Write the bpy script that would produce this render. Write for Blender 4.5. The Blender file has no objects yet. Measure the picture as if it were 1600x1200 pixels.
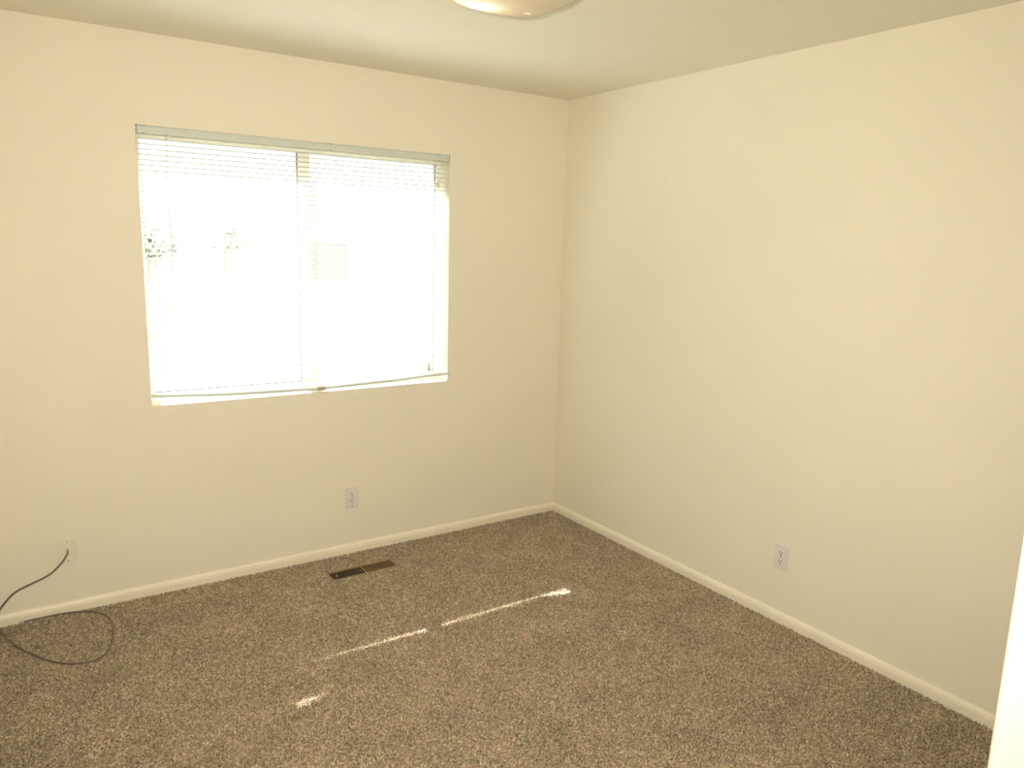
import bpy, bmesh, math, random
from mathutils import Vector, Matrix
random.seed(7)
S = bpy.context.scene
COL = S.collection
H = 2.44                       # ceiling height; pile top is z = 0
LX, NY = -2.99, -3.32          # left wall, near wall (with the doorway the camera looks through)
PILE = 0.009

# ------------------------------------------------------------------ camera
cam_d = bpy.data.cameras.new('camera')
cam = bpy.data.objects.new('camera', cam_d)
COL.objects.link(cam)
cam_d.sensor_width = 36.0
cam_d.lens = 36.0 * 1195.34 / 1600.0
cam_d.clip_start = 0.02
r_ = Vector((0.8291, -0.5584, 0.0277)); u_ = Vector((0.0789, 0.1659, 0.9830)); f_ = Vector((0.5534, 0.8128, -0.1816))
cam.matrix_world = Matrix(((r_.x, u_.x, -f_.x, -2.8072), (r_.y, u_.y, -f_.y, -3.6286), (r_.z, u_.z, -f_.z, 1.6344), (0, 0, 0, 1)))
S.camera = cam

# ------------------------------------------------------------------ light and exposure
S.view_settings.view_transform = 'Standard'
S.view_settings.look = 'None'
S.view_settings.gamma = 1.0
S.view_settings.exposure = 0.0
S.view_settings.use_curve_mapping = False
S.cycles.max_bounces = 12
S.cycles.diffuse_bounces = 8
S.cycles.transparent_max_bounces = 24
S.cycles.caustics_reflective = False
S.cycles.caustics_refractive = False
S.cycles.use_denoising = True
S.cycles.sample_clamp_indirect = 6.0

SKY = 2.9
SUN = 72.0
FLASH = 290.0
LAMP = 1.1
w = bpy.data.worlds.new('sky'); S.world = w; w.use_nodes = True
bg = w.node_tree.nodes['Background']
bg.inputs['Color'].default_value = (0.97, 0.98, 1.0, 1)
bg.inputs['Strength'].default_value = SKY

def light(name, kind, loc, direction=None, **kw):
    d = bpy.data.lights.new(name, kind); o = bpy.data.objects.new(name, d); COL.objects.link(o)
    o.location = loc
    if direction is not None:
        o.rotation_euler = Vector(direction).to_track_quat('-Z', 'Y').to_euler()
    for k, v in kw.items(): setattr(d, k, v)
    return o
light('sun', 'SUN', (-3, 8, 8), (0.150, -0.930, -0.877), energy=SUN, angle=math.radians(0.53), color=(0.93, 0.955, 1.0))
# the camera's own flash, beside the lens
light('camera_flash', 'SPOT', (-2.86, -3.60, 1.675), (0.515, 0.845, -0.145), energy=FLASH, spot_size=math.radians(120), spot_blend=1.0,
      shadow_soft_size=0.02, color=(1.0, 0.905, 0.79))
pt = light('sky_portal', 'AREA', (-1.513, 0.22, 1.475), (0, -1, 0), shape='RECTANGLE', size=1.52, size_y=1.24)
pt.data.cycles.is_portal = True

# ------------------------------------------------------------------ materials
def mat(name, c1, c2=None, scale=40.0, rough=0.6, spec=0.3, bump=0.0, bscale=200.0, metal=0.0, detail=3.0):
    m = bpy.data.materials.new(name); m.use_nodes = True
    nt = m.node_tree; n = nt.nodes; l = nt.links
    b = n['Principled BSDF']
    b.inputs['Roughness'].default_value = rough
    b.inputs['Specular IOR Level'].default_value = spec
    b.inputs['Metallic'].default_value = metal
    tc = n.new('ShaderNodeTexCoord')
    no = n.new('ShaderNodeTexNoise'); no.inputs['Scale'].default_value = scale; no.inputs['Detail'].default_value = detail
    l.new(tc.outputs['Object'], no.inputs['Vector'])
    cr = n.new('ShaderNodeValToRGB')
    c2 = c2 or tuple(x * 0.95 for x in c1)
    cr.color_ramp.elements[0].position = 0.3; cr.color_ramp.elements[1].position = 0.7
    cr.color_ramp.elements[0].color = (*c1, 1); cr.color_ramp.elements[1].color = (*c2, 1)
    l.new(no.outputs['Fac'], cr.inputs['Fac']); l.new(cr.outputs['Color'], b.inputs['Base Color'])
    if bump:
        nb = n.new('ShaderNodeTexNoise'); nb.inputs['Scale'].default_value = bscale; nb.inputs['Detail'].default_value = 4
        l.new(tc.outputs['Object'], nb.inputs['Vector'])
        bp = n.new('ShaderNodeBump'); bp.inputs['Strength'].default_value = bump; bp.inputs['Distance'].default_value = 0.002
        l.new(nb.outputs['Fac'], bp.inputs['Height']); l.new(bp.outputs['Normal'], b.inputs['Normal'])
    return m
M = {}
M['wall'] = mat('cream_wall_paint', (0.805, 0.765, 0.645), (0.79, 0.75, 0.63), 3, 0.75, 0.2, 0.22, 230)
M['ceiling'] = mat('cream_ceiling_paint', (0.835, 0.80, 0.69), (0.82, 0.785, 0.675), 3, 0.85, 0.1, 0.5, 90)
M['trim'] = mat('cream_trim_paint', (0.85, 0.80, 0.655), None, 6, 0.4, 0.4)
M['jamb'] = mat('flash_darkened_jamb_paint', (0.62, 0.575, 0.49), None, 6, 0.5, 0.35)  # cream jamb paint, its colour darkened to offset the flash overexposure
M['white'] = mat('white_plastic', (0.74, 0.70, 0.69), None, 30, 0.35, 0.4)
M['receptacle'] = mat('white_receptacle_plastic', (0.80, 0.76, 0.72), None, 30, 0.3, 0.4)
M['almond'] = mat('almond_plastic', (0.80, 0.755, 0.625), None, 30, 0.35, 0.4)
M['dark'] = mat('dark_slot', (0.035, 0.028, 0.02), None, 30, 0.7)
M['screw'] = mat('screw_metal', (0.30, 0.27, 0.22), None, 60, 0.4, 0.5, metal=0.6)
M['steel'] = mat('connector_metal', (0.55, 0.52, 0.47), None, 60, 0.35, 0.5, metal=0.9)
M['cable'] = mat('black_brown_cable_jacket', (0.15, 0.115, 0.08), None, 40, 0.45, 0.4)
M['blind'] = mat('white_blind_enamel', (0.80, 0.80, 0.76), None, 10, 0.4, 0.4)
M['blind_rail'] = mat('off_white_rail_enamel', (0.63, 0.68, 0.63), None, 10, 0.4, 0.4)
M['cord'] = mat('white_cord', (0.72, 0.70, 0.64), None, 90, 0.8)
M['bracket'] = mat('grey_bracket', (0.46, 0.43, 0.34), None, 50, 0.5)
M['vinyl'] = mat('window_vinyl', (0.78, 0.76, 0.64), None, 10, 0.4, 0.4)
M['vinyl_dark'] = mat('window_gasket_grey', (0.20, 0.20, 0.19), None, 10, 0.5)
M['brass'] = mat('tan_register_enamel', (0.33, 0.24, 0.125), (0.28, 0.20, 0.10), 50, 0.45, 0.4, metal=0.25)
M['duct'] = mat('dark_duct', (0.03, 0.024, 0.018), None, 30, 0.8)
M['tassel'] = mat('tan_tassel', (0.42, 0.36, 0.20), None, 50, 0.5)
M['siding'] = mat('neighbour_siding', (0.72, 0.70, 0.64), None, 4, 0.8)
M['roof'] = mat('neighbour_shingle', (0.68, 0.66, 0.62), None, 30, 0.9)
M['fence'] = mat('pale_fence_wood', (0.72, 0.68, 0.60), (0.64, 0.60, 0.53), 12, 0.9)
M['ground'] = mat('dry_lawn_yard', (0.20, 0.19, 0.12), (0.15, 0.15, 0.08), 8, 0.95)
M['house_glass'] = mat('pale_house_glass', (0.30, 0.30, 0.29), None, 3, 0.5)
M['leaf'] = mat('outdoor_leaves', (0.46, 0.48, 0.43), (0.56, 0.57, 0.52), 20, 0.7)
M['bark'] = mat('outdoor_bark', (0.40, 0.36, 0.32), None, 20, 0.9)
M['bulb'] = bpy.data.materials.new('lit_bulb'); M['bulb'].use_nodes = True
_b = M['bulb'].node_tree.nodes['Principled BSDF']
_b.inputs['Base Color'].default_value = (1, .9, .7, 1); _b.inputs['Emission Color'].default_value = (1.0, 0.84, 0.60, 1); _b.inputs['Emission Strength'].default_value = 60 * LAMP

def carpet_mat():
    m = bpy.data.materials.new('brown_flecked_carpet'); m.use_nodes = True
    nt = m.node_tree; n = nt.nodes; l = nt.links; b = n['Principled BSDF']
    b.inputs['Roughness'].default_value = 0.95; b.inputs['Specular IOR Level'].default_value = 0.05
    geo = n.new('ShaderNodeNewGeometry')
    vo = n.new('ShaderNodeTexVoronoi'); vo.inputs['Scale'].default_value = 185.0
    l.new(geo.outputs['Position'], vo.inputs['Vector'])
    sep = n.new('ShaderNodeSeparateColor'); l.new(vo.outputs['Color'], sep.inputs['Color'])
    cr = n.new('ShaderNodeValToRGB'); e = cr.color_ramp.elements
    e[0].position = 0.0; e[0].color = (0.150, 0.122, 0.082, 1)
    e[1].position = 1.0; e[1].color = (0.690, 0.610, 0.455, 1)
    for p, c in ((0.25, (0.270, 0.222, 0.152, 1)), (0.5, (0.360, 0.312, 0.205, 1)), (0.75, (0.450, 0.351, 0.248, 1))):
        k = e.new(p); k.color = c
    l.new(sep.outputs['Red'], cr.inputs['Fac'])
    lo = n.new('ShaderNodeTexNoise'); lo.inputs['Scale'].default_value = 5.5; lo.inputs['Detail'].default_value = 4; lo.inputs['Roughness'].default_value = 0.6
    l.new(geo.outputs['Position'], lo.inputs['Vector'])
    mr = n.new('ShaderNodeMapRange'); mr.inputs['From Min'].default_value = 0.3; mr.inputs['From Max'].default_value = 0.7
    mr.inputs['To Min'].default_value = 0.88; mr.inputs['To Max'].default_value = 1.12
    l.new(lo.outputs['Fac'], mr.inputs['Value'])
    mx = n.new('ShaderNodeVectorMath'); mx.operation = 'SCALE'
    l.new(cr.outputs['Color'], mx.inputs[0]); l.new(mr.outputs['Result'], mx.inputs['Scale'])
    hu = n.new('ShaderNodeTexNoise'); hu.inputs['Scale'].default_value = 38; hu.inputs['Detail'].default_value = 3
    l.new(geo.outputs['Position'], hu.inputs['Vector'])
    hr = n.new('ShaderNodeValToRGB'); hr.color_ramp.elements[0].position = 0.3; hr.color_ramp.elements[1].position = 0.7
    hr.color_ramp.elements[0].color = (0.93, 1.0, 0.90, 1); hr.color_ramp.elements[1].color = (1.06, 0.96, 1.06, 1)
    l.new(hu.outputs['Fac'], hr.inputs['Fac'])
    mh = n.new('ShaderNodeVectorMath'); mh.operation = 'MULTIPLY'
    l.new(mx.outputs['Vector'], mh.inputs[0]); l.new(hr.outputs['Color'], mh.inputs[1])
    l.new(mh.outputs['Vector'], b.inputs['Base Color'])
    return m
M['carpet'] = carpet_mat()

def pane_mat():
    m = bpy.data.materials.new('clear_window_glass'); m.use_nodes = True
    nt = m.node_tree; n = nt.nodes; l = nt.links; n.clear()
    o = n.new('ShaderNodeOutputMaterial'); t = n.new('ShaderNodeBsdfTransparent'); g = n.new('ShaderNodeBsdfGlossy'); f = n.new('ShaderNodeFresnel'); mx = n.new('ShaderNodeMixShader')
    t.inputs['Color'].default_value = (0.95, 0.97, 0.96, 1); g.inputs['Roughness'].default_value = 0.02; f.inputs['IOR'].default_value = 1.3
    l.new(f.outputs[0], mx.inputs[0]); l.new(t.outputs[0], mx.inputs[1]); l.new(g.outputs[0], mx.inputs[2]); l.new(mx.outputs[0], o.inputs['Surface'])
    return m
M['glass'] = pane_mat()

def shade_mat():
    m = bpy.data.materials.new('frosted_shade_glass'); m.use_nodes = True
    nt = m.node_tree; n = nt.nodes; l = nt.links; n.clear()
    o = n.new('ShaderNodeOutputMaterial'); d = n.new('ShaderNodeBsdfDiffuse'); t = n.new('ShaderNodeBsdfTranslucent'); g = n.new('ShaderNodeBsdfGlossy')
    mx = n.new('ShaderNodeMixShader'); m2 = n.new('ShaderNodeMixShader'); tc = n.new('ShaderNodeTexCoord'); no = n.new('ShaderNodeTexNoise'); cr = n.new('ShaderNodeValToRGB')
    no.inputs['Scale'].default_value = 9; l.new(tc.outputs['Object'], no.inputs['Vector']); l.new(no.outputs['Fac'], cr.inputs['Fac'])
    cr.color_ramp.elements[0].color = (0.76, 0.69, 0.52, 1); cr.color_ramp.elements[1].color = (0.70, 0.63, 0.46, 1)
    l.new(cr.outputs['Color'], d.inputs['Color']); t.inputs['Color'].default_value = (0.92, 0.87, 0.76, 1)
    g.inputs['Roughness'].default_value = 0.10
    fr = n.new('ShaderNodeFresnel'); fr.inputs['IOR'].default_value = 1.5; l.new(fr.outputs[0], m2.inputs[0])
    mx.inputs[0].default_value = 0.28; pass
    l.new(d.outputs[0], mx.inputs[1]); l.new(t.outputs[0], mx.inputs[2]); l.new(mx.outputs[0], m2.inputs[1]); l.new(g.outputs[0], m2.inputs[2]); l.new(m2.outputs[0], o.inputs['Surface'])
    return m
M['shade'] = shade_mat()

# ------------------------------------------------------------------ helpers
def finish(name, bm, m, parent=None, smooth=False, loc=None):
    bmesh.ops.recalc_face_normals(bm, faces=bm.faces)
    me = bpy.data.meshes.new(name); bm.to_mesh(me); bm.free()
    me.materials.append(M[m] if isinstance(m, str) else m)
    if smooth:
        for p in me.polygons: p.use_smooth = True
    o = bpy.data.objects.new(name, me); COL.objects.link(o)
    if parent is not None: o.parent = parent
    if loc is not None: o.location = loc
    return o
def empty(name, loc, rz=0.0):
    o = bpy.data.objects.new(name, None); COL.objects.link(o)
    o.empty_display_size = 0.05; o.location = loc; o.rotation_euler = (0, 0, rz)
    return o
def tag(o, label=None, cat=None, group=None, kind=None):
    for k, v in (('label', label), ('category', cat), ('group', group), ('kind', kind)):
        if v: o[k] = v
    return o
def box(bm, x0, x1, y0, y1, z0, z1, bevel=0.0, seg=2):
    t = bmesh.new()
    vs = [t.verts.new((x, y, z)) for x in (x0, x1) for y in (y0, y1) for z in (z0, z1)]
    for f in ((0, 1, 3, 2), (4, 6, 7, 5), (0, 4, 5, 1), (2, 3, 7, 6), (0, 2, 6, 4), (1, 5, 7, 3)):
        t.faces.new([vs[i] for i in f])
    if bevel: bmesh.ops.bevel(t, geom=t.edges[:], offset=bevel, segments=seg, affect='EDGES', profile=0.5)
    merge(bm, t)
def merge(bm, t):
    mp = {v: bm.verts.new(v.co) for v in t.verts}
    for f in t.faces:
        bm.faces.new([mp[v] for v in f.verts])
    t.free()
def B(*a, **k):
    bm = bmesh.new(); box(bm, *a, **k); return bm
def lathe(profile, n=20, axis='z'):
    bm = bmesh.new(); rings = []
    for r, h in profile:
        ring = []
        for i in range(n):
            a = 2 * math.pi * i / n; c, s = r * math.cos(a), r * math.sin(a)
            ring.append(bm.verts.new((c, s, h) if axis == 'z' else (c, h, s)))
        rings.append(ring)
    for a, b in zip(rings, rings[1:]):
        for i in range(n): bm.faces.new((a[i], a[(i + 1) % n], b[(i + 1) % n], b[i]))
    bm.faces.new(rings[0]); bm.faces.new(rings[-1])
    return bm
def tube(pts, r, n=8):
    bm = bmesh.new(); rings = []
    pts = [Vector(p) for p in pts]
    side = None
    for i, p in enumerate(pts):
        d = (pts[min(i + 1, len(pts) - 1)] - pts[max(i - 1, 0)]).normalized()
        if side is None: side = d.orthogonal().normalized()
        side = (side - d * side.dot(d)).normalized(); up = d.cross(side)
        rings.append([bm.verts.new(p + r * (math.cos(2 * math.pi * k / n) * side + math.sin(2 * math.pi * k / n) * up)) for k in range(n)])
    for a, b in zip(rings, rings[1:]):
        for k in range(n): bm.faces.new((a[k], a[(k + 1) % n], b[(k + 1) % n], b[k]))
    bm.faces.new(rings[0]); bm.faces.new(rings[-1])
    return bm
def catmull(P, m=10):
    P = [Vector(p) for p in P]; out = []
    for i in range(len(P) - 1):
        a, b, c, d = P[max(i - 1, 0)], P[i], P[i + 1], P[min(i + 2, len(P) - 1)]
        for k in range(m):
            t = k / m
            out.append(0.5 * ((2 * b) + (c - a) * t + (2 * a - 5 * b + 4 * c - d) * t * t + (3 * b - a - 3 * c + d) * t ** 3))
    out.append(P[-1]); return out
def extrude_x(profile, x0, x1, cuts=1, ends=True):       # profile: list of (y, z)
    bm = bmesh.new(); rings = []
    for k in range(cuts + 1):
        x = x0 + (x1 - x0) * k / cuts
        rings.append([bm.verts.new((x, y, z)) for y, z in profile])
    n = len(profile)
    for a, b in zip(rings, rings[1:]):
        for i in range(n): bm.faces.new((a[i], a[(i + 1) % n], b[(i + 1) % n], b[i]))
    if ends: bm.faces.new(rings[0]); bm.faces.new(rings[-1])
    return bm
def struct(o): o['kind'] = 'structure'; return o

# ------------------------------------------------------------------ room shell
WX0, WX1, WZ0, WZ1 = -2.262, -0.768, 0.877, 2.074       # window opening
HX, HY = -1.55, -5.0                                     # hall behind the camera
def back_wall():
    bm = bmesh.new(); D = 0.16
    xs = [LX - 0.12, WX0, WX1, 0.12]; zs = [-0.02, WZ0, WZ1, H + 0.02]
    g = [[[bm.verts.new((x, y, z)) for z in zs] for x in xs] for y in (0.0, D)]
    for i in range(3):
        for j in range(3):
            if i == 1 and j == 1: continue
            for y in (0, 1):
                bm.faces.new((g[y][i][j], g[y][i + 1][j], g[y][i + 1][j + 1], g[y][i][j + 1]))
    ring = [(1, 1), (2, 1), (2, 2), (1, 2)]
    for k in range(4):
        a, b = ring[k], ring[(k + 1) % 4]
        bm.faces.new((g[0][a[0]][a[1]], g[0][b[0]][b[1]], g[1][b[0]][b[1]], g[1][a[0]][a[1]]))
    outer = [(0, 0), (1, 0), (2, 0), (3, 0), (3, 1), (3, 2), (3, 3), (2, 3), (1, 3), (0, 3), (0, 2), (0, 1)]
    for k in range(12):
        a, b = outer[k], outer[(k + 1) % 12]
        bm.faces.new((g[0][a[0]][a[1]], g[0][b[0]][b[1]], g[1][b[0]][b[1]], g[1][a[0]][a[1]]))
    bm.edges.ensure_lookup_table()
    front = {g[0][a][b] for a, b in ring}
    es = [e for e in bm.edges if e.verts[0] in front and e.verts[1] in front]
    bmesh.ops.bevel(bm, geom=es, offset=0.003, segments=3, affect='EDGES', profile=0.5)
    return struct(finish('wall_back', bm, 'wall'))
back_wall()
struct(finish('wall_right', B(0, 0.12, NY - 0.12, -0.0005, -0.02, H + 0.02), 'wall'))
struct(finish('wall_left', B(LX - 0.12, LX, HY, -0.0005, -0.02, H + 0.02), 'wall'))
JX = -1.984                                               # right jamb of the doorway
bm = bmesh.new()
box(bm, JX + 0.018, 0.0, NY - 0.115, NY - 0.006, -0.02, H)
box(bm, LX, JX + 0.018, NY - 0.115, NY - 0.006, 2.06, H)
struct(finish('wall_front', bm, 'wall'))
bm = bmesh.new()
box(bm, LX, HX + 0.1, HY - 0.1, HY, -0.02, H)
struct(finish('wall_hall_end', bm, 'wall'))
struct(finish('wall_hall_right', B(HX, HX + 0.1, HY, NY - 0.115, -0.02, H), 'wall'))
struct(finish('ceiling', B(LX - 0.12, 0.12, HY - 0.1, 0.16, H, H + 0.1), 'ceiling'))
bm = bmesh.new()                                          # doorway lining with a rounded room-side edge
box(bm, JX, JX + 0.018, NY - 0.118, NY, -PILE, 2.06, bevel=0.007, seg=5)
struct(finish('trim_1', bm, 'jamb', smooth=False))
# carpet base, with the hole for the floor register
RX0, RX1, RY0, RY1 = -1.549, -1.200, -0.283, -0.188
bm = bmesh.new()
fx0, fx1, fy0, fy1 = LX - 0.12, 0.12, HY - 0.1, 0.16
xs = [fx0, RX0 + .012, RX1 - .012, fx1]; ys = [fy0, RY0 + .012, RY1 - .012, fy1]
for i in range(3):
    for j in range(3):
        if i == 1 and j == 1: continue
        box(bm, xs[i], xs[i + 1], ys[j], ys[j + 1], -0.10, -PILE)
bmesh.ops.remove_doubles(bm, verts=bm.verts, dist=1e-5)
struct(finish('floor', bm, 'carpet'))

BB = [(0, -PILE), (-0.012, -PILE), (-0.012, 0.026), (-0.0095, 0.0285), (-0.0095, 0.0315), (-0.0115, 0.033), (-0.0085, 0.040), (-0.0045, 0.0455), (0, 0.0465)]
struct(finish('baseboard_back', extrude_x(BB, LX, 0.0), 'trim'))
o = struct(finish('baseboard_right', extrude_x(BB, NY, 0.0), 'trim')); o.rotation_euler = (0, 0, math.pi / 2); o.matrix_world = Matrix(((0, 1, 0, 0), (1, 0, 0, 0), (0, 0, 1, 0), (0, 0, 0, 1)))
o.data.flip_normals()
o = struct(finish('baseboard_left', extrude_x(BB, NY, 0.0), 'trim')); o.matrix_world = Matrix(((0, -1, 0, LX), (1, 0, 0, 0), (0, 0, 1, 0), (0, 0, 0, 1)))

# ------------------------------------------------------------------ carpet pile (uncountable tufts)
def carpet_pile():
    pitch = 0.0056; pts = []
    y = -0.0125
    while y > NY - 0.05:
        x = LX + 0.013
        while x < -0.0125:
            px, py = x + random.uniform(-.45, .45) * pitch, y + random.uniform(-.45, .45) * pitch
            if px < -0.0125 and py < -0.0125 and not (RX0 + .001 < px < RX1 - .001 and RY0 + .001 < py < RY1 - .001):
                pts.append((px, py, -PILE))
            x += pitch
        y -= pitch
    me = bpy.data.meshes.new('carpet_pile'); me.from_pydata(pts, [], []); me.materials.append(M['carpet'])
    o = bpy.data.objects.new('carpet_pile', me); COL.objects.link(o)
    ng = bpy.data.node_groups.new('carpet_tufts', 'GeometryNodeTree')
    ng.interface.new_socket('Geometry', in_out='INPUT', socket_type='NodeSocketGeometry')
    ng.interface.new_socket('Geometry', in_out='OUTPUT', socket_type='NodeSocketGeometry')
    n, l = ng.nodes, ng.links
    gi, go = n.new('NodeGroupInput'), n.new('NodeGroupOutput')
    co = n.new('GeometryNodeMeshCone'); co.inputs['Vertices'].default_value = 6; co.inputs['Radius Top'].default_value = 0.0011; co.inputs['Radius Bottom'].default_value = 0.0033; co.inputs['Depth'].default_value = 0.0105
    sm = n.new('GeometryNodeSetMaterial'); sm.inputs['Material'].default_value = M['carpet']
    ip = n.new('GeometryNodeInstanceOnPoints')
    rr = n.new('FunctionNodeRandomValue'); rr.data_type = 'FLOAT_VECTOR'
    rr.inputs['Min'].default_value = (-0.6, -0.6, 0); rr.inputs['Max'].default_value = (0.6, 0.6, 6.28)
    rs = n.new('FunctionNodeRandomValue'); rs.data_type = 'FLOAT_VECTOR'
    rs.inputs['Min'].default_value = (0.8, 0.8, 0.65); rs.inputs['Max'].default_value = (1.2, 1.2, 1.12); rs.inputs['Seed'].default_value = 5
    l.new(co.outputs['Mesh'], sm.inputs['Geometry']); l.new(gi.outputs[0], ip.inputs['Points']); l.new(sm.outputs[0], ip.inputs['Instance'])
    l.new(rr.outputs[0], ip.inputs['Rotation']); l.new(rs.outputs[0], ip.inputs['Scale']); l.new(ip.outputs[0], go.inputs[0])
    md = o.modifiers.new('tufts', 'NODES'); md.node_group = ng
    tag(o, 'brown flecked cut pile carpet covering the whole bedroom floor', 'carpet', kind='stuff')
carpet_pile()

# ------------------------------------------------------------------ window (vinyl slider)
win = struct(empty('window_1', (0, 0, 0)))
FY0, FY1 = 0.095, 0.15
bm = bmesh.new()
box(bm, WX0, WX0 + 0.024, FY0, FY1, WZ0, WZ1, .002); box(bm, WX1 - 0.022, WX1, FY0, FY1, WZ0, WZ1, .002)
box(bm, WX0 + .024, WX1 - .022, FY0, FY1, WZ0, WZ0 + 0.04, .002); box(bm, WX0 + .024, WX1 - .022, FY0, FY1, WZ1 - 0.04, WZ1, .002)
finish('window_frame', bm, 'vinyl', win)
finish('meeting_stile', B(-1.546, -1.486, 0.103, 0.14, WZ0 + .04, WZ1 - .04, .002), 'vinyl', win)
for x0, x1, y in ((WX0 + .024, -1.546, 0.112), (-1.486, WX1 - .022, 0.128)):
    s = finish('pane', B(x0, x1, y, y + .004, WZ0 + .04, WZ1 - .04), 'glass', win)
    bm = bmesh.new()
    g = 0.006
    if x0 > -2: box(bm, x0, x0 + g, y - .008, y - .0005, WZ0 + .04, WZ1 - .04)
    box(bm, x1 - g, x1, y - .008, y - .0005, WZ0 + .04, WZ1 - .04)
    box(bm, x0 + g, x1 - g, y - .008, y - .0005, WZ0 + .04, WZ0 + .046); box(bm, x0 + g, x1 - g, y - .008, y - .0005, WZ1 - .046, WZ1 - .04)
    finish('gasket', bm, 'vinyl_dark', s)
for z in (1.921, 1.05):
    finish('latch', B(-0.812, -0.788, 0.075, 0.096, z - .012, z + .012, .003), 'bracket', win)

# ------------------------------------------------------------------ mini blind
YB = 0.030
bl = empty('mini_blind', (-1.513, YB, WZ1))
tag(bl, 'white horizontal mini blind hanging open inside the bright window', 'window blind')
def bpart(name, bm, m, parent=bl, smooth=False):
    o = finish(name, bm, m, None, smooth)
    o.parent = parent
    if parent is bl: o.matrix_parent_inverse = Matrix.Translation(-Vector(bl.location))
    return o
hx0, hx1 = WX0 + .006, WX1 - .004
bm = bmesh.new()                                            # U-shaped head rail: front, back, floor and rolled lips
hz0, hz1 = 2.0405, 2.0735
box(bm, hx0, hx1, 0.001, 0.0025, hz0, hz1); box(bm, hx0, hx1, 0.0375, 0.039, hz0, hz1)
box(bm, hx0, hx1, 0.0025, 0.0375, hz0, hz0 + .0015)
box(bm, hx0, hx1, -0.003, 0.001, hz1 - .0035, hz1, .0008); box(bm, hx0, hx1, -0.003, 0.001, hz0, hz0 + .005, .001)
bpart('head_rail', bm, 'blind_rail')
for x in (-2.2345, -1.4185, -0.836):
    bpart('bracket', B(x - .012, x + .012, -0.0045, -0.003, hz1 - .003, hz1 + .0003), 'bracket')
    bpart('bracket_tab', B(x - .007, x + .007, -0.0045, -0.003, hz0 - .002, hz0 + .004), 'bracket')
SX0, SX1 = WX0 + .009, WX1 - .006
def slat_mesh(bend=0.0, bend_r=0.0):
    bm = bmesh.new(); W = 0.0125; t = 0.0006; tau = math.radians(9.0)
    prof = [(-W + 2 * W * k / 6, 0.0016 * (1 - (2 * k / 6 - 1) ** 2)) for k in range(7)]
    prof = [(y * math.cos(tau) + z * math.sin(tau), z * math.cos(tau) - y * math.sin(tau)) for y, z in prof]
    loop = prof + [(y, z - t) for y, z in reversed(prof)]
    xs = [SX0 + (SX1 - SX0) * k / 24 for k in range(25)] if bend or bend_r else [SX0, SX1]
    rings = []
    for x in xs:
        q = max(0.0, (-2.075 - x) / 0.17); dz = bend * min(q, 1.1) + bend_r * min(1.0, max(0.0, (x + 0.90) / 0.05))
        rings.append([bm.verts.new((x - bl.location.x, y, z + dz)) for y, z in loop])
    n = len(loop)
    for a, b in zip(rings, rings[1:]):
        for i in range(n): bm.faces.new((a[i], a[(i + 1) % n], b[(i + 1) % n], b[i]))
    bm.faces.new(rings[0]); bm.faces.new(rings[-1])
    return bm
NS = 51; Z0, Z1 = 0.936, 2.024
first = None
for k in range(NS):
    z = Z0 + (Z1 - Z0) * k / (NS - 1)
    if k in (9, 10, 11, 12):
        o = finish('slat', slat_mesh({9: 0.044, 10: 0.030, 11: 0.016, 12: 0.005}[k]), 'blind', bl); o['label'] = 'slat with its left end bent upwards'
    elif k in (0, 1):
        o = finish('slat', slat_mesh(0, 0.024 if k == 0 else 0.010), 'blind', bl); o['label'] = 'slat with its right end bent upwards'
    elif first is None:
        o = first = finish('slat', slat_mesh(), 'blind', bl)
    else:
        o = first.copy(); COL.objects.link(o); o.parent = bl
    o.location = (0, 0, z - bl.location.z)
# bottom rail: hangs slightly proud of the wall in the middle, bowed and twisted
RP = [(-2.255, .911, .020), (-2.10, .904, .008), (-1.95, .898, -.0035), (-1.75, .895, -.014), (-1.56, .891, -.021), (-1.49, .890, -.022), (-1.28, .895, -.0125), (-1.08, .898, -.0075),
      (-0.93, .904, -.002), (-0.885, .909, -.012), (-0.83, .913, -.024), (-0.775, .914, -.028)]
cp = catmull(RP, 5); bm = bmesh.new(); rings = []
for p in cp:
    x, zb, yf = p
    rings.append([bm.verts.new((x, yf + dy, zb + dz)) for dy, dz in ((.002, 0), (.023, 0), (.025, .002), (.025, .009), (.022, .0115), (.0125, .0125), (.003, .0115), (0, .009), (0, .002))])
for a, b in zip(rings, rings[1:]):
    for i in range(9): bm.faces.new((a[i], a[(i + 1) % 9], b[(i + 1) % 9], b[i]))
bm.faces.new(rings[0]); bm.faces.new(rings[-1])
rail = bpart('bottom_rail', bm, 'blind_rail')
bm = B(-1.512, -1.470, -.0255, .004, .8872, .9045, .003)
bpart('rail_clip', bm, 'bracket')
bm = B(-0.7765, -0.7725, -.0285, -.0025, .913, .9275, .001)
bpart('rail_end_cap', bm, 'bracket')
for x in (-2.10, -1.49, -0.883):
    zb = min(cp, key=lambda p: abs(p[0] - x))
    for dy in (-.0137, .0137):
        bpart('ladder_cord', tube([(x, YB + dy, hz0), (x, YB + dy, .935), (x, zb[2] + .0125 + dy * .85, zb[1] + .006)], .0007, 5), 'cord')
bm = tube([(-2.147, -.0045, 2.046), (-2.147, -.006, 2.040), (-2.147, -.007, 2.028), (-2.147, -.006, 2.018)], .0016, 6)
wh = bpart('wand_hook', bm, 'bracket')
m_w = M['glass']
bpart('tilt_wand', tube([(-2.147, -.006, 2.018), (-2.147, -.002, 1.25)], .0032, 6), m_w)
bpart('lift_cord', tube([(-.872, -.0045, 2.042), (-.8745, -.006, 2.0), (-.884, -.002, .975)], .0007, 5), 'cord')
bpart('cord_tassel', lathe([(.0012, .022), (.003, .016), (.0055, -.012), (.0058, -.018), (.003, -.020)], 10), 'tassel').location = Vector((-.884, -.002, .962))

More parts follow.
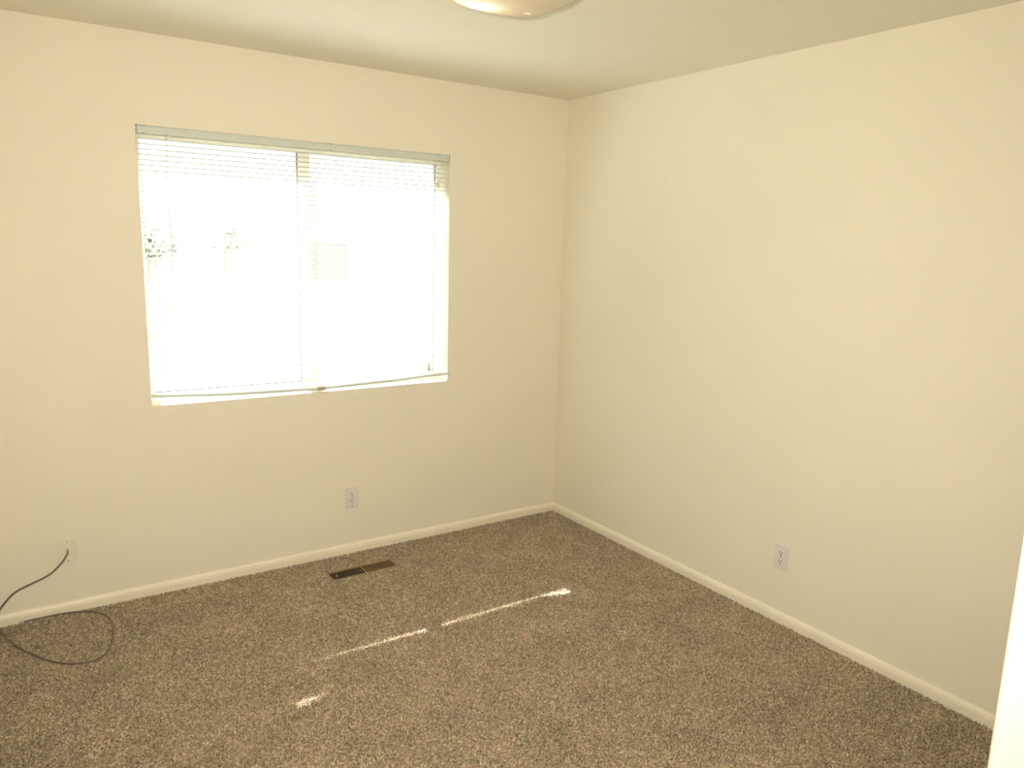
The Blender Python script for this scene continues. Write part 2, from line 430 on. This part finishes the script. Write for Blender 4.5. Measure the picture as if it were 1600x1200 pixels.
# ------------------------------------------------------------------ wall plates
def slot_set(parent, zc):
    for sx, hgt in ((-.0062, .0080), (.0062, .0066)):
        finish('slot', B(sx - .0016, sx + .0016, -.0095, -.0084, zc + .002 - hgt / 2 + .002, zc + .002 + hgt / 2 + .002), 'dark', parent)
    b2 = lathe([(.0031, -.0094), (.0031, -.0083)], 10, 'y')
    for v in b2.verts: v.co.z += zc - .0075
    finish('ground_hole', b2, 'dark', parent)
def outlet(loc, rz, label):
    r = empty('wall_outlet', loc, rz)
    tag(r, label, 'outlet')
    finish('cover_plate', B(-.035, .035, -.0055, 0, -.057, .057, .0022, 3), 'white', r)
    for zc in (.0195, -.0195):
        b = bmesh.new(); n = 20; A = []; C = []
        for i in range(n):
            a = 2 * math.pi * i / n
            x, z = .0172 * math.cos(a), .0172 * math.sin(a); z = max(-.0135, min(.0135, z))
            A.append(b.verts.new((x, -.0052, zc + z))); C.append(b.verts.new((x * .96, -.0085, zc + z * .96)))
        for i in range(n): b.faces.new((A[i], A[(i + 1) % n], C[(i + 1) % n], C[i]))
        b.faces.new(C); b.faces.new(A)
        rc = finish('receptacle', b, 'receptacle', r)
        slot_set(rc, zc)
    finish('screw', lathe([(.0030, -.0052), (.0032, -.0064), (.0020, -.0070)], 12, 'y'), 'screw', r)
    return r
oa = outlet((-1.3325, 0, 0.300), 0, 'white duplex outlet under the window on the window wall')
s = finish('screw', lathe([(.0026, -.0052), (.0028, -.0062), (.0015, -.0066)], 12, 'y'), 'dark', oa, loc=(.001, 0, -.047)); s['label'] = 'dark screw below the lower receptacle'
outlet((0, -1.667, 0.2975), -math.pi / 2, 'white duplex outlet alone on the right wall')
cpl = tag(empty('cable_wall_plate', (-2.628, 0, 0.276)), 'cream coax wall plate left of the window above the baseboard', 'wall plate')
finish('cover_plate', B(-.033, .033, -.0045, 0, -.054, .054, .002, 3), 'almond', cpl)
for z in (.042, -.042):
    finish('screw', lathe([(.0028, -.0043), (.0030, -.0055), (.0016, -.006)], 12, 'y'), 'screw', cpl, loc=(0, 0, z))
finish('jack', lathe([(.0062, -.004), (.0062, -.007), (.0045, -.0072), (.0045, -.014)], 6, 'y'), 'steel', cpl, loc=(0, 0, 0.006))

# ------------------------------------------------------------------ loose coax cable
zc = .0033
CP = [(-2.628, -.016, .282), (-2.6285, -.024, .2805), (-2.634, -.033, .270), (-2.651, -.040, .247), (-2.690, -.050, .213), (-2.726, -.060, .198), (-2.772, -.072, .187), (-2.829, -.085, .169),
      (-2.868, -.095, .135), (-2.897, -.100, .095), (-2.921, -.090, .050), (-2.930, -.075, .012), (-2.921, -.062, .0035), (-2.892, -.062, .0035), (-2.866, -.157, .004), (-2.821, -.272, zc), (-2.771, -.363, zc),
      (-2.722, -.436, zc), (-2.662, -.488, zc), (-2.599, -.505, zc), (-2.551, -.469, zc), (-2.523, -.40, zc), (-2.503, -.292, zc), (-2.500, -.185, zc), (-2.522, -.105, zc), (-2.566, -.055, zc),
      (-2.625, -.027, zc), (-2.695, -.0165, zc), (-2.754, -.0162, zc), (-2.806, -.017, zc)]
ca = finish('coax_cable', tube(catmull(CP, 8), .0037, 8), 'cable', None, True)
tag(ca, 'thin dark coax cable looping from the wall plate onto the carpet', 'cable')
for nm, a, b in (('connector', Vector(CP[0]) + Vector((0, .004, 0)), Vector(CP[1]) + Vector((0, -.004, -.002))), ('connector', Vector(CP[-1]), Vector(CP[-1]) + Vector((-.018, -.0004, 0.001)))):
    finish(nm, tube([a, b], .0048, 8), 'bracket', ca)

# ------------------------------------------------------------------ floor register
rg = tag(empty('floor_register', ((RX0 + RX1) / 2, (RY0 + RY1) / 2, -PILE)), 'tan metal floor register set in the carpet below the window', 'floor vent')
hw, hd = (RX1 - RX0) / 2, (RY1 - RY0) / 2
zt = PILE + .0015
bm = bmesh.new()
box(bm, -hw, hw, -hd, -hd + .007, PILE - .006, zt - .004, .0012); box(bm, -hw, hw, hd - .009, hd, PILE - .006, zt, .0012)
box(bm, -hw, -hw + .008, -hd + .007, hd - .009, PILE - .006, zt - .002, .0012); box(bm, hw - .008, hw, -hd + .007, hd - .009, PILE - .006, zt - .002, .0012)
finish('frame', bm, 'brass', rg)
bm = bmesh.new()
box(bm, -hw + .012, hw - .012, -hd + .012, hd - .012, -.085, -.08)
for s in (-1, 1):
    box(bm, s * (hw - .012), s * (hw - .013), -hd + .012, hd - .012, -.08, PILE - .006); box(bm, -hw + .012, hw - .012, s * (hd - .012), s * (hd - .013), -.08, PILE - .006)
finish('duct', bm, 'duct', rg)
finish('divider', B(.003 - .004, .003 + .004, -hd + .007, hd - .009, PILE - .006, zt - .001, .001), 'brass', rg)
NF = 12
for s in (-1, 1):
    fm = None
    span = hw - .009 - .006
    for k in range(NF):
        x = .003 + s * (.008 + span * (k + .5) / NF * .985)
        if fm is None:
            b = B(-.0008, .0008, -hd + .007, hd - .009, -.0055, .0055)
            fm = finish('fin', b, 'brass', rg); o = fm
        else:
            o = fm.copy(); COL.objects.link(o); o.parent = rg
        o.location = (x, 0, PILE - .006)
        o.rotation_euler = (0, math.radians(-24 if s < 0 else 2), 0)
finish('damper_lever', B(-hw + .032, -hw + .036, -.016, -.008, PILE - .004, zt + .004, .001), 'tassel', rg)['label'] = 'pale damper lever'

# ------------------------------------------------------------------ ceiling light
cl = tag(empty('ceiling_light', (-1.495, -1.662, H)), 'frosted square glass ceiling light glowing warmer on one side', 'ceiling light')
def dish():
    bm = bmesh.new(); n = 64; rings = []
    prof = [(.001, -.1335), (.05, -.1332), (.09, -.1322), (.118, -.130), (.14, -.125), (.157, -.1165), (.168, -.104), (.175, -.088), (.179, -.070), (.181, -.045), (.182, -.016)]
    def ring(s, z):
        out = []
        for i in range(n):
            a = 2 * math.pi * i / n; c, q = math.cos(a), math.sin(a)
            k = (abs(c) ** 3.6 + abs(q) ** 3.6) ** (-1 / 3.6)
            out.append(bm.verts.new((s * k * c, s * k * q, z)))
        return out
    for s, z in prof: rings.append(ring(s, z))
    rings.append(ring(prof[-1][0] - .005, prof[-1][1]))                # rolled rim
    for a, b in zip(rings, rings[1:]):
        for i in range(n): bm.faces.new((a[i], a[(i + 1) % n], b[(i + 1) % n], b[i]))
    bm.faces.new(rings[0])
    return bm
finish('glass_shade', dish(), 'shade', cl, True)
finish('ceiling_pan', lathe([(.125, 0), (.125, -.012), (.118, -.016), (.02, -.018)], 36), 'white', cl)
finish('lamp_holder', lathe([(.010, -.018), (.010, -.085), (.006, -.09)], 16), 'steel', cl)
bb = finish('bulb', lathe([(.010, .040), (.012, .025), (.022, .008), (.026, -.008), (.022, -.022), (.010, -.030), (.002, -.032)], 18), 'bulb', cl, True)
bb.location = (-.062, .082, -.099); bb.scale = (.75, .75, .75)
cb = finish('reflection_tab', B(-.010, .010, -.005, .005, -.137, -.133, .001), 'receptacle', cl); cb.location = (.075, .045, .0008)  # small white tab modelled in place of a reflection in the glass

# ------------------------------------------------------------------ outside, seen washed out through the blind
GZ = -0.45
struct(finish('trim_2', B(LX - .8, .8, 0.16, 0.83, 2.60, 2.78), 'vinyl'))     # roof eave over the window
struct(finish('ground', B(-12, 14, 0.2, 24, GZ - .1, GZ), 'ground'))
nh = tag(empty('neighbour_house', (5.6, 10.0, GZ)), 'pale neighbouring house beyond the window behind the fence', 'house')
bm = bmesh.new()
box(bm, -13.0, 5, 0, 5, 0, 2.75)
for k in range(18):                                          # lapped siding courses
    z = .15 * k
    box(bm, -13.0, 5, -.014, 0.0, z, z + .02)
finish('wall', bm, 'siding', nh)
b = bmesh.new()
for gx in (-13.0, 5.0):                                        # gable ends
    b = bmesh.new(); b.faces.new([b.verts.new(p) for p in ((gx * 1.003, 0, 2.751), (gx * 1.003, 5, 2.751), (gx * 1.003, 2.5, 3.85))])
    finish('gable', b, 'siding', nh)
b = bmesh.new()
v = [b.verts.new(p) for p in ((-13.1, -.016, 2.745), (5.1, -.016, 2.745), (5.1, 2.5, 3.9), (-13.1, 2.5, 3.9), (-13.1, 5.02, 2.745), (5.1, 5.02, 2.745), (-13.1, -.016, 2.9), (5.1, -.016, 2.9), (5.1, 2.5, 4.05), (-13.1, 2.5, 4.05), (-13.1, 5.02, 2.9), (5.1, 5.02, 2.9))]
for q in ((0, 1, 2, 3), (3, 2, 5, 4), (6, 7, 8, 9), (9, 8, 11, 10), (0, 1, 7, 6), (4, 5, 11, 10), (0, 3, 9, 6), (3, 4, 10, 9), (1, 2, 8, 7), (2, 5, 11, 8)):
    b.faces.new([v[i] for i in q])
finish('roof', b, 'roof', nh)
wx0, wx1, wz0, wz1 = -3.72, -2.92, 1.27, 1.98
b = bmesh.new()
box(b, wx0 - .06, wx1 + .06, -.04, -.014, wz0 - .06, wz0); box(b, wx0 - .06, wx1 + .06, -.04, -.014, wz1, wz1 + .06)
box(b, wx0 - .06, wx0, -.04, -.014, wz0, wz1); box(b, wx1, wx1 + .06, -.04, -.014, wz0, wz1)
nw = finish('house_window', b, 'vinyl', nh)
finish('pane', B(wx0, wx1, -.024, -.015, wz0, wz1), 'house_glass', nw)
fe = tag(empty('fence', (0, 6.0, GZ)), 'pale board fence across the yard outside the window', 'fence')
fb = None; x = -3.6
while x < 4.6:
    if fb is None:
        fb = finish('board', B(-.068, .068, 0, .02, .03, 1.515, .004, 1), 'fence', fe); o = fb
    else:
        o = fb.copy(); COL.objects.link(o); o.parent = fe
    o.location = (x, 0, random.uniform(-.008, .008)); x += .1365
for z in (.35, 1.3): finish('rail', B(-3.7, 4.6, .02, .06, z, z + .09), 'fence', fe)
def tree(x, y, h, r, label, n):
    t = tag(empty('tree', (x, y, GZ)), label, 'tree')
    finish('trunk', tube([(0, 0, 0), (.03, .02, h * .4), (-.02, 0, h * .75), (0, 0, h)], .06, 8), 'bark', t, True)
    b = bmesh.new(); rnd = random.Random(int(x * 100))
    for _ in range(n):
        d = Vector((rnd.gauss(0, 1), rnd.gauss(0, 1), rnd.gauss(0, 1))).normalized() * r * rnd.random() ** .5
        c = Vector((d.x, d.y, h + d.z * .6)); a = Vector((rnd.gauss(0, 1), rnd.gauss(0, 1), rnd.gauss(0, 1))).normalized(); e = a.orthogonal().normalized()
        L, W = rnd.uniform(.07, .12), rnd.uniform(.025, .04)
        q = [b.verts.new(c + a * L), b.verts.new(c + e * W), b.verts.new(c - a * L * .6), b.verts.new(c - e * W)]
        b.faces.new((q[0], q[1], q[2])); b.faces.new((q[0], q[2], q[3]))
    f = finish('foliage', b, 'leaf', t); f['kind'] = 'stuff'
tree(-0.75, 9.2, 1.95, .46, 'leafy tree faintly visible at far left through the blind', 700)
tree(0.30, 8.9, 2.10, .50, 'sparser tree right of the far left tree outside', 450)
